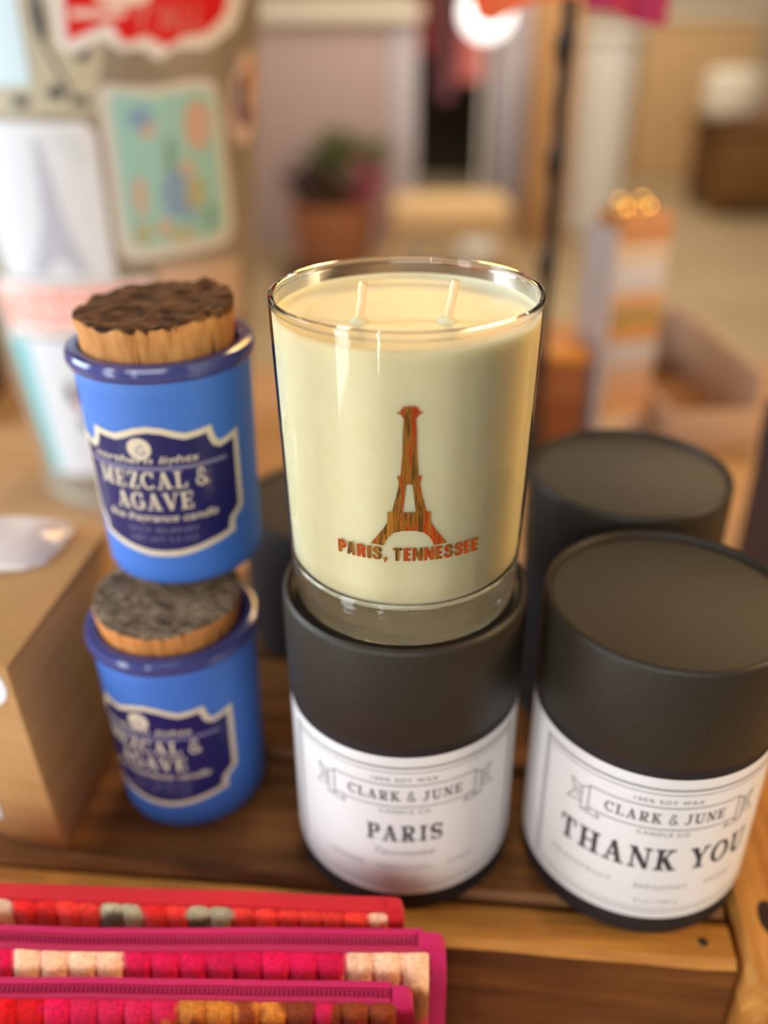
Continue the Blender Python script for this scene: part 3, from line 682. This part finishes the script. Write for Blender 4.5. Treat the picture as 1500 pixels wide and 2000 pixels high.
# ribs are read from the right-hand end leftwards
pouch('red bound chenille pouch at the back of the row, nearest the crate', (-.1440, .2218), (.0047, .2140), .0345, .0052, .25, M['red_cloth'],
      ['c' + 'o' * 6 + 'gg' + 'or' + 'gg' + 'oorr' + 'w' + 'o' + 'or' * 6, 'o' * 7 + 'gk' + 'ro' + 'gk' + 'oorr' + 'c' + 'o' + 'or' * 6, 'r' * 30], .0082, False, rd=.0005, bulge=.0026)
pouch('magenta chenille pouch in the middle of the row, reaching furthest right', (-.1410, .2052), (.0186, .2026), .0300, .0070, .15, M['magenta_cloth'],
      ['ccc' + 'm' * 8 + 'cccc' + 'm' * 6, 'ccc' + 'm' * 8 + 'cccc' + 'm' * 6, 'ttt' + 'm' * 8 + 'tttt' + 'm' * 6, 'ttt' + 'm' * 8 + 'tttt' + 'm' * 6, 'm' * 22], .0098, True, .0075)
pouch('pink chenille pouch near the front of the row, brown patch by its end', (-.1370, .1900), (.0070, .1864), .0250, .0055, .7, M['magenta_cloth'],
      ['bbpbybyyppppmddpdddpdddpdd', 'bpbbybybyppppddddpddpdddpd', 'bbbbbbybbppppdpddddpddpddp', 'bbbbybbbbmmmmmmdddddmmmmdd'], .0093, True, .0055)
pouch('multicoloured chenille pouch in front, only its upper edge in view', (-.1340, .1665), (.0110, .1738), .0225, .0055, .3, M['red_cloth'],
      ['oyowcowwyrmmdddppmmdddmmd', 'ooywcowwyrmmdddppmmdddmmd', 'rrrrrrrrrrrrmmmm'], .0066, False)

# ------------------------------------------------------------------ zinc pail with stickers
PX, PY, PR, PK, PH = -.249, .865, .1026, .1057, .50
pl = thing('metal_pail', 'tall dull zinc pail covered in stickers, left behind the jars', 'pail', (PX, PY, TZ))
obj('body', lathe([(0, .004), (PR - .004, .004), (PR - .002, 0), (PR, .001), (PR + PK * PH, PH), (PR + PK * PH - .002, PH), (PR - .002, .006), (0, .006)], 128), M['zinc'], pl)
obj('rolled_rim', lathe([(PR + PK * PH + .004 * math.cos(a), PH + .004 * math.sin(a)) for a in [2 * PI * i / 10 for i in range(11)]], 128), M['zinc'], pl)
obj('foot_band', lathe([(PR, -.0), (PR + .003, .002), (PR + .004, .010), (PR + .0015, .014)], 128), M['zinc'], pl)
def sticker(label, pts, col, layers=(), name='sticker', base=0.0006):
    ph0 = sum(p[0] for p in pts) / len(pts); z0 = min(p[1] for p in pts)
    R_ = .13
    def flat(ps): return [(math.radians(a - ph0) * R_, z - z0) for a, z in ps]
    rf = lambda z: PR + PK * (z + z0 - TZ)
    def bent(polys, lift):
        bm = polys_bm([flat(p) for p in polys]); slice_x(bm, .008)
        for v in bm.verts:
            a = math.radians(ph0) + v.co.x / R_; z = v.co.y; r = rf(z) + lift
            v.co = Vector((r * math.sin(a) - rf(0) * math.sin(math.radians(ph0)), -r * math.cos(a) + rf(0) * math.cos(math.radians(ph0)), z))
        return bm
    bm = bent([pts], base)
    bmesh.ops.solidify(bm, geom=bm.faces, thickness=-.0004)
    o = obj(name, bm, mat('sticker_paper', rgb(*col), .5)); o.location = (PX + rf(0) * math.sin(math.radians(ph0)), PY - rf(0) * math.cos(math.radians(ph0)), z0)
    tag(o, label, 'sticker', 'stickers on the metal pail')
    for k, (nm, c, polys) in enumerate(layers):
        m = mat('sticker_ink', rgb(*c), .5)
        for grp in ([polys] if nm == 'lettering' else [[p] for p in polys]): obj(nm, bent(grp, base + .0005 + .00012 * k), m, o, smooth=False)
    return o
def oval(a, z, ra, rz_): return [(a + x, z + y) for x, y in arc(0, 0, ra, rz_, 0, 360, 18)[:-1]]
def word(s, a0, a1, z0, z1, R_=.13):
    bm = fit_text(text_bm(s, .01, bold=.0002), math.radians(a1 - a0) * R_, z1 - z0, 0, z0); out = []
    bmesh.ops.triangulate(bm, faces=bm.faces)
    for f in bm.faces: out.append([((a0 + a1) / 2 + math.degrees(v.co.x / R_), v.co.y) for v in f.verts])
    bm.free(); return out
EX = .025
sticker('red jagged sticker with a white border at the top of the pail', [(8.9, .3225 + EX), (7.6, .2925), (12.6, .289), (19.5, .2985), (24.7, .29), (30.7, .2913), (35.8, .2831), (41, .2906), (52.2, .2896), (66, .3042), (70.4, .322), (70, .3225 + EX)], (226, 222, 218),
        [('red_field', (208, 6, 18), [[(12.2, .3225 + EX), (10.7, .2972), (22.8, .309), (25.7, .2949), (32.5, .2995), (38.1, .2918), (43.8, .2982), (52.4, .3), (60, .3123), (61.7, .322), (62, .3225 + EX)]]),
         ('pale_shape', (232, 214, 202), [oval(27, .327, 8, .009), rect(12.5, 27, .312, .3165)]), ('lettering', (206, 110, 104), word("Y'ALL", 28, 52, .3015, .3205))], base=.0016)
mp = [(16.3, .2583), (17.4, .2655), (19.1, .2685), (26, .2668), (33.5, .2654), (39, .267), (45.8, .2691), (53, .268), (56.2, .264), (57.5, .2571), (59.7, .2311), (65, .165), (65.4, .149), (62, .1376), (50, .1366), (38, .1372), (28, .1366), (21.4, .1369), (17.5, .140), (15.9, .1498), (16.0, .18), (16.3, .2094)]
sticker('teal map sticker with a wide pale rounded border', mp, (206, 204, 196),
        [('map_field', (150, 196, 190), [[(19.7, .2581), (21.8, .2632), (27, .2612), (33.2, .259), (39, .2606), (45.7, .262), (52, .261), (54.4, .2568), (55.8, .2282), (60, .155), (57.6, .1473), (48, .1466), (38.3, .1474), (29, .1466), (22.8, .1464), (20.5, .1531), (19.6, .18), (19.8, .2089)]]),
         ('pink_motif', (196, 166, 146), [oval(48, .236, 5.5, .019), oval(43, .205, 2.5, .008), oval(33, .160, 3, .007), oval(30, .238, 2.6, .008), oval(25.5, .187, 2.2, .016)]),
         ('blue_motif', (128, 158, 190), [oval(38, .186, 5, .020), oval(44, .172, 2.5, .010), oval(28, .245, 4, .008)]),
         ('ochre_motif', (172, 172, 132), [oval(46, .185, 4, .014), oval(25, .158, 3, .01), oval(40, .153, 5, .006)]),
         ('green_motif', (112, 150, 134), [oval(52, .163, 2, .012), oval(37, .216, 1.4, .014)])])
cardp = [(-30, .2449), (11.6, .2436), (14.1, .2355), (13.7, .1225), (-30, .1225)]
sticker('white card sticker with a pale grey tower drawing', cardp, (216, 220, 226),
        [('tower_drawing', (182, 184, 198), [[(-5.2, .2327), (-3.6, .2327), (-1.5, .19), (.2, .16), (4.5, .128), (-.4, .128), (-1.8, .136), (-5.0, .142), (-9.0, .136), (-11.2, .127), (-18, .1262), (-12.2, .15), (-8.2, .17)]]),
         ('side_wedge', (206, 214, 218), [[(-1, .236), (9, .236), (9, .21)]])])
sticker('white strip sticker with salmon red lettering under the tower card', [(-38, .1190), (26, .1215), (26.8, .1150), (24, .0770), (-38, .072)], (236, 224, 222),
        [('salmon_band', (238, 152, 138), [[(-36.3, .1120), (24, .1175), (22.6, .0830), (-36.3, .080)]]), ('lettering', (246, 214, 206), word('TENNESSEE', -35, 21, .0825, .1115))], base=.0016)
sticker('light blue sticker at the upper left corner of the pail', [(-24, .3321 + .02), (-.3, .3318 + .02), (-1.7, .2694), (-24, .2691)], (204, 228, 240), base=.0014)
sticker('khaki sticker with black ink flowers under the red sticker', [(-16, .335), (12, .335), (20, .30), (19.5, .2871), (14.9, .2492), (-16, .2492)], (186, 180, 156),
        [('ink_flowers', (66, 66, 66), [oval(4, .312, 1.8, .016), oval(14, .290, 2.4, .006), oval(5, .264, 2.6, .005), oval(11.5, .258, 3, .0032), stroke((3, .30), (9, .26), .9) and [(3, .30), (4, .30), (10, .262), (9, .262)], oval(-6, .258, 3, .004)])])
sticker('small pale pink sticker with purple and orange drawing, right of the map', [(64, .262), (70, .284), (82, .287), (88, .27), (86, .235), (78, .214), (68, .217), (63, .232)], (208, 184, 174),
        [('purple_drawing', (88, 62, 92), [oval(70.5, .250, 3.6, .021), oval(75, .236, 2, .008)]), ('orange_drawing', (196, 136, 66), [oval(79, .268, 4, .014), oval(82, .24, 2.5, .012)])])
sticker('plain pinkish beige sticker behind the cork', [(28.6, .1299), (70, .1215), (74, .0682), (27.5, .072)], (198, 172, 150))
sticker('white sticker with a teal stripe low on the pail', [(-42.4, .0685), (25, .0700), (22.4, -.056), (-41.7, -.0764)], (214, 218, 224),
        [('teal_stripe', (120, 190, 196), [[(-42.0, .064), (-31, .065), (-34.5, -.0718), (-41.5, -.0755)]]), ('ink_flower', (72, 58, 64), [oval(-14, .018, 2.5, .011), oval(-11, -.012, 2.2, .007)]), ('red_flower', (180, 44, 60), [oval(-11.6, .008, 1.6, .007)])])

# ------------------------------------------------------------------ other things on the table, out of focus
M['black_paint'] = mat('black_paint', rgb(22, 20, 22), .6)
o = obj('black_case', box(-.09, .09, -.07, .07, 0, .11, .006), M['black_paint']); o.location = (-.575, 1.03, TZ); tag(o, 'black case standing at the far left behind the pail', 'case')
# dark wrapped carton at right
M['maroon'] = mat('dark_maroon_card', rgb(44, 20, 18), .6)
t = thing('dark_carton', 'dark maroon carton standing at the right edge behind the canisters', 'carton', (.3050, .535, TZ), .04)
obj('body', box(-.042, .042, -.036, .036, 0, .156, .002), M['maroon'], t); obj('lid', box(-.043, .043, -.037, .037, .1562, .194, .002), M['charcoal_body'], t)
# open carton with pale walls
M['pale_card'] = mat('pale_card', rgb(192, 162, 136), .7)
t = thing('open_carton', 'open pale carton with a dark inside, right of the acrylic stand', 'carton', (.350, 1.03, TZ), .06)
obj('floor_panel', box(-.05, .05, -.13, .13, 0, .004), M['kraft_dark'], t, smooth=False)
obj('side_panel', box(.046, .052, -.13, .13, .0, .082, .001), M['pale_card'], t); obj('side_panel', box(-.05, -.045, -.13, .13, .0, .045, .001), M['pale_card'], t)
obj('end_panel', box(-.05, .05, .127, .132, 0, .078, .001), M['pale_card'], t); obj('end_panel', box(-.05, .05, -.132, -.127, 0, .042, .001), M['pale_card'], t)
# acrylic stand with stacked packs
M['acrylic'] = mat('acrylic_sheet', rgb(214, 212, 220), .2, spec=.6, coat=.3)
AX, AY = .255, .945
t = thing('acrylic_stand', 'tall pale acrylic stand holding a column of small packs', 'stand', (AX, AY, TZ), .30)
obj('base_plate', box(-.034, .034, -.03, .03, 0, .006, .001), M['acrylic'], t)
obj('back_sheet', box(-.034, .034, .026, .030, .006, .236, .001), M['acrylic'], t)
obj('side_sheet', box(-.034, -.030, -.03, .026, .006, .232, .001), M['acrylic'], t)
packs = [((226, 196, 166), 'cream'), ((212, 160, 108), 'orange'), ((206, 156, 120), 'tan'), ((196, 164, 140), 'beige'), ((192, 186, 190), 'grey'), ((200, 144, 80), 'amber'), ((160, 138, 78), 'olive'), ((210, 160, 114), 'apricot'), ((208, 204, 206), 'white'), ((220, 198, 170), 'ivory'), ((204, 140, 88), 'rust')]
z = TZ + .0064; hs = [.024, .018, .022, .020, .024, .021, .013, .019, .030, .019, .028]
words = {0: 'at the bottom of the acrylic stand', 10: 'at the top of the acrylic stand'}
c, s = math.cos(.30), math.sin(.30)
for k, ((col, nm), hh) in enumerate(zip(packs, hs)):
    j = random.uniform(-.0012, .0012)
    p = thing('small_pack', '%s small pack %s' % (nm, words.get(k, 'between the %s and %s packs in the stand' % (packs[max(k - 1, 0)][1], packs[min(k + 1, 10)][1]))), 'pack', (AX + c * .002 + s * .002 + j, AY + s * .002 - c * .002, z), .30, 'small packs in the acrylic stand')
    obj('carton', box(-.0285, .029, -.026, .0235, 0, hh - .0006, .0012), mat('pack_card', rgb(*col), .5), p)
    obj('band', box(-.0294, .0294, -.0263, -.0258, hh * .35, hh * .62), mat('pack_band', rgb(*[int(v * .78 + 30) for v in col]), .5), p, smooth=False)
    z += hh
M['brass'] = mat('brass_cap', rgb(240, 200, 120), .12, metal=1)
for k, x in enumerate((-.016, .010)):
    o = obj('brass_button', lathe([(0, .0), (.010, 0), (.0118, .003), (.0108, .008), (.007, .0118), (.003, .0132), (0, .0135)], 28), M['brass']); o.location = (AX + c * x, AY + s * x - .005, z)
    tag(o, 'shiny brass button on the pack stack, %s' % ('the one nearer the black pole' if k == 0 else 'the one nearer the open carton'), 'button')
# wooden block box with bright top
M['honey'] = wood('honey_wood', rgb(214, 148, 70), rgb(196, 124, 52), 0, 6)
M['walnut'] = wood('reddish_wood', rgb(150, 92, 52), rgb(124, 70, 40), 0, 6)
t = thing('wooden_box', 'reddish wooden box with a bright lid left of the acrylic stand', 'box', (.176, .955, TZ), .05)
obj('body', box(-.040, .040, -.05, .05, 0, .095, .003), M['walnut'], t); obj('lid', box(-.042, .042, -.052, .052, .0952, .108, .003), M['honey'], t)
# black twisted iron display rack with cloth pieces hanging from its arm
RXp, RYp = .155, .845
t = thing('iron_display_rack', 'black twisted iron rack standing behind the glass candle', 'rack', (RXp, RYp, TZ))
obj('base', lathe([(0, 0), (.032, 0), (.034, .004), (.028, .008), (.008, .010), (0, .010)], 40), M['black_iron'], t)
n = 150; obj('pole', tube([(.0008 * math.cos(i * .55), .0008 * math.sin(i * .55), .008 + .60 * i / n) for i in range(n + 1)], [.0058 + .0030 * max(0, math.sin(i * .275)) ** 3 for i in range(n + 1)], 12), M['black_iron'], t)
obj('arm', tube([(-.13, 0, .575), (.13, 0, .575)], .004, 10), M['black_iron'], t)
for x in (-.060, .050): obj('hook', tube([(x, 0, .575), (x, -.012, .574), (x, -.0145, .568), (x, -.0150, .561)], .002, 8), M['black_iron'], t)
def hanging(name, label, cat, x, pts, m, extra=None):
    # cloth hung on the arm: outline (x, z) with folds, given a real thickness
    bm = bmesh.new(); xs = [p[0] for p in pts]; nx, nz = 40, 24
    x0, x1 = min(xs), max(xs); topz = max(p[1] for p in pts)
    low = sorted([p for p in pts if p[1] < topz - .01])
    def foot(xx):
        for a, b in zip(low, low[1:]):
            if a[0] <= xx <= b[0]: return a[1] + (b[1] - a[1]) * (xx - a[0]) / max(b[0] - a[0], 1e-6)
        return low[0][1] if xx < low[0][0] else low[-1][1]
    front, back = [], []
    for i in range(nx + 1):
        xx = x0 + (x1 - x0) * i / nx; f = foot(xx); cf, cb = [], []
        for k in range(nz + 1):
            zz = topz + (f - topz) * k / nz; w_ = .004 * math.sin(xx * 160) * k / nz
            cf.append(bm.verts.new((xx, -.024 - .006 * math.sin(PI * k / nz) + w_, zz))); cb.append(bm.verts.new((xx, -.016 + w_ * .6, zz)))
        front.append(cf); back.append(cb)
    for i in range(nx):
        for k in range(nz):
            bm.faces.new((front[i][k], front[i + 1][k], front[i + 1][k + 1], front[i][k + 1])); bm.faces.new((back[i][k], back[i][k + 1], back[i + 1][k + 1], back[i + 1][k]))
        bm.faces.new((front[i][nz], front[i + 1][nz], back[i + 1][nz], back[i][nz])); bm.faces.new((front[i][0], back[i][0], back[i + 1][0], front[i + 1][0]))
    for k in range(nz):
        bm.faces.new((front[0][k], front[0][k + 1], back[0][k + 1], back[0][k])); bm.faces.new((front[nx][k], back[nx][k], back[nx][k + 1], front[nx][k + 1]))
    o = obj(name, bm, m); o.location = (RXp, RYp, TZ); return tag(o, label, cat)
M['orange_cloth'] = mat('orange_cloth', rgb(222, 100, 56), .8, sheen=.3)
M['wine_cloth'] = mat('wine_cloth', rgb(166, 30, 70), .75, sheen=.3)
hanging('hanging_scarf', 'orange cloth hanging from the rack arm at the top', 'cloth', 0, [(-.086, .560), (.004, .560), (-.086, .440), (-.076, .417), (-.064, .414), (-.05, .422), (-.03, .430), (0.004, .434)], M['orange_cloth'])
hanging('hanging_pouch', 'wine red pouch hanging from the rack arm at the top', 'pouch', 0, [(.0085, .560), (.074, .560), (.0085, .424), (.034, .421), (.052, .413), (.074, .411)], M['wine_cloth'])

# ------------------------------------------------------------------ shop furniture far behind
M['cream_paint'] = mat('cream_paint', rgb(226, 214, 190), .6)
M['pink_panel'] = mat('pinkish_panel', rgb(176, 150, 142), .6)
M['lilac_panel'] = mat('lilac_panel', rgb(190, 178, 180), .6)
M['olive_grey'] = mat('olive_grey_paint', rgb(150, 134, 104), .7)
M['white_paint'] = mat('white_paint', rgb(226, 220, 208), .6)
M['dark_inside'] = mat('dark_inside', rgb(44, 32, 20), .8)
# counter with a pale top
t = thing('shop_counter', 'pinkish shop counter with a cream top, behind the planter', 'counter', (-.255, 5.3, FZ))
obj('body', box(-.47, .30, -.3, .3, 0, 1.09, .01), M['pink_panel'], t); obj('counter_top', box(-.50, .46, -.34, .34, 1.092, 1.17, .01), M['cream_paint'], t)
obj('corner_panel', box(.302, .44, -.3, .3, 0, 1.09, .01), M['lilac_panel'], t)
# planter with leaves and flowers
t = thing('flower_planter', 'brown planter with green leaves and dark flowers before the counter', 'planter', (-.24, 4.55, FZ))
obj('pot', lathe([(0, 0), (.15, 0), (.17, .04), (.20, .30), (.205, .33), (.185, .33), (.17, .28), (0, .27)], 32), mat('terracotta', rgb(168, 104, 66), .7), t)
def blobs(seed, n, c0, spread, r):
    rnd = random.Random(seed); bm = bmesh.new()
    for i in range(n):
        p = Vector((c0[0] + rnd.gauss(0, spread[0]), c0[1] + rnd.gauss(0, spread[1]), c0[2] + rnd.gauss(0, spread[2])))
        m = Matrix.Translation(p) @ Matrix.Rotation(rnd.random() * 6, 4, 'Z') @ Matrix.Rotation(rnd.gauss(0, .7), 4, 'X') @ Matrix.Diagonal((r, r * .5, r * .16, 1))
        bmesh.ops.create_icosphere(bm, subdivisions=1, radius=1, matrix=m)
    return bm
obj('green_foliage', blobs(1, 120, (.06, 0, .55), (.09, .07, .045), .05), mat('leaf_green', rgb(84, 88, 40), .7), t)
obj('brown_stems', blobs(4, 60, (0, 0, .38), (.09, .07, .05), .05), mat('stem_brown', rgb(110, 74, 46), .8), t)  # brown blobs stand for the plant's stems
obj('dark_blossoms', blobs(2, 50, (-.14, -.05, .44), (.04, .05, .04), .045), mat('dark_petals', rgb(58, 34, 38), .8), t)
obj('pink_blossoms', blobs(3, 40, (.16, -.05, .43), (.035, .05, .05), .045), mat('pink_petals', rgb(176, 70, 92), .8), t)
o = obj('dark_basket', lathe([(0, 0), (.13, 0), (.16, .10), (.15, .10), (.12, .02), (0, .02)], 28), mat('dark_wicker', rgb(52, 36, 24), .8)); o.location = (-.30, 4.10, FZ); tag(o, 'dark low basket on the floor before the planter', 'basket')
# wardrobe-like shelving with a dark recess, garments inside
t = thing('shelving_unit', 'tall grey and white shelving unit with a dark recess', 'shelf', (.46, 6.3, FZ))
obj('side_panel', box(-.56, -.28, -.3, .3, 0, 1.75, .01), M['olive_grey'], t); obj('side_panel', box(.22, .60, -.3, .3, 0, 1.75, .01), M['lilac_panel'], t)
obj('back_panel', box(-.28, .22, .26, .3, 0, 1.75), M['dark_inside'], t); obj('shelf_board', box(-.28, .22, -.3, .26, .10, .13), M['olive_grey'], t)
obj('lower_drawer', box(-.28, .22, -.29, .25, .0, .099), M['dark_inside'], t)
def garment(name, label, x, z0, z1, wd, col, y=6.12):
    bm = bmesh.new(); n = 24; A, B = [], []
    for i in range(n):
        a = 2 * PI * i / n; rr = 1 + .18 * math.sin(a * 5)
        A.append(bm.verts.new((x + wd * .35 * rr * math.cos(a), y + .06 * rr * math.sin(a), z1))); B.append(bm.verts.new((x + wd * .5 * rr * math.cos(a), y + .08 * rr * math.sin(a), z0)))
    for i in range(n): bm.faces.new((A[i], A[(i + 1) % n], B[(i + 1) % n], B[i]))
    bm.faces.new(A); bm.faces.new(B[::-1])
    o = obj(name, bm, mat(name + '_cloth', rgb(*col), .8)); tag(o, label, 'garment'); return o
obj('hanging_rail', tube([(-.28, -.17, 1.26), (.22, -.17, 1.26)], .015, 12), M['black_iron'], t)
garment('garment', 'red garment hanging left in the shelving unit', .26, .05, .395, .11, (150, 54, 44), 6.13)
garment('garment', 'plum garment hanging in the middle of the shelving unit', .40, -.20, .395, .11, (136, 84, 92), 6.13)
garment('garment', 'coral pink garment hanging right in the shelving unit', .565, -.10, .395, .18, (226, 128, 120), 6.13)
# bench
M['tan_leather'] = mat('tan_cushion', rgb(212, 172, 120), .7)
t = thing('tan_bench', 'tan cushioned bench with slanting legs before the shelving unit', 'bench', (.32, 4.4, FZ))
obj('cushion', box(-.28, .28, -.15, .15, .22, .38, .05, seg=4), M['tan_leather'], t)
for sx in (-1, 1):
    for sy in (-1, 1): obj('leg', tube([(sx * .22, sy * .11, .24), (sx * .33, sy * .13, 0)], [.03, .024], 12), M['tan_leather'], t)
o = obj('grey_storage_box', box(-.15, .15, -.1, .1, 0, .10, .01), mat('grey_box_card', rgb(176, 164, 148), .7)); o.location = (.42, 3.85, FZ); tag(o, 'grey flat box on the floor under the bench', 'box')
# post, column
o = obj('wooden_post', box(-.115, .115, -.1, .1, 0, 1.28, .008), wood('orange_post_wood', rgb(186, 140, 90), rgb(166, 118, 70), 2, 2)); o.location = (.885, 5.1, FZ); tag(o, 'orange brown wooden post behind the black rack', 'post')
t = thing('white_pedestal', 'white round pedestal right of the wooden post', 'pedestal', (1.17, 5.6, FZ))
obj('shaft', lathe([(0, 0), (.24, 0), (.25, .1), (.27, 1.0), (0, 1.0)], 40), M['white_paint'], t); obj('top_slab', lathe([(0, 1.001), (.29, 1.001), (.29, 1.04), (0, 1.04)], 40), M['white_paint'], t)
# right hand group
M['brown_furn'] = wood('brown_furniture', rgb(120, 80, 34), rgb(98, 62, 22), 0, 2)
t = thing('brown_cabinet', 'low brown wooden cabinet at the far right', 'cabinet', (2.45, 6.0, FZ))
obj('body', box(-.42, .6, -.3, .3, .08, .50, .01), M['brown_furn'], t); obj('top', box(-.45, .63, -.33, .33, .501, .54, .01), M['brown_furn'], t)
for x in (-.38, .56):
    for y in (-.26, .26): obj('foot', box(x - .03, x + .03, y - .03, y + .03, 0, .08), M['brown_furn'], t)
o = obj('white_cushion', box(-.15, .15, -.10, .10, 0, .27, .06, seg=4), M['cream_paint']); o.location = (2.10, 5.92, FZ + .547); o.rotation_euler = (-.0, .0, .3); tag(o, 'white cushion standing on the brown cabinet', 'cushion')
t = thing('tan_shelf', 'tan shelf cabinet standing against the back wall', 'shelf', (2.35, 7.6, FZ))
obj('body', box(-.42, .42, -.25, .25, 0, 1.05, .01), M['tan_leather'], t); obj('top', box(-.45, .45, -.28, .28, 1.051, 1.10, .01), M['cream_paint'], t)
o = obj('beige_carton', box(-.20, .20, -.14, .14, 0, .26, .01), M['pale_card']); o.location = (2.62, 6.08, FZ + .541); tag(o, 'beige carton on the brown cabinet under the red bag', 'carton')
o = obj('red_bag', box(-.17, .17, -.1, .1, 0, .30, .05, seg=3), mat('red_bag_cloth', rgb(206, 84, 66), .8)); o.location = (2.60, 6.08, FZ + .802); tag(o, 'red bag standing on a beige carton at the right edge', 'bag')
# lit globe lamp on the counter end
t = thing('globe_lamp', 'glowing white globe lamp at the top behind the orange cloth', 'lamp', (.52, 5.0, FZ))
m = bpy.data.materials.new('lamp_glow'); m.use_nodes = True; b = m.node_tree.nodes['Principled BSDF']; b.inputs['Emission Color'].default_value = (1, .96, .9, 1); b.inputs['Emission Strength'].default_value = 2.2
bm = bmesh.new(); bmesh.ops.create_uvsphere(bm, u_segments=32, v_segments=16, radius=.125, matrix=Matrix.Translation((0, 0, 1.13)))
obj('globe', bm, m, t)
obj('stand', tube([(0, 0, .02), (0, 0, 1.01)], .012, 12), M['white_paint'], t); obj('base', lathe([(0, 0), (.11, 0), (.10, .02), (0, .025)], 28), M['white_paint'], t)
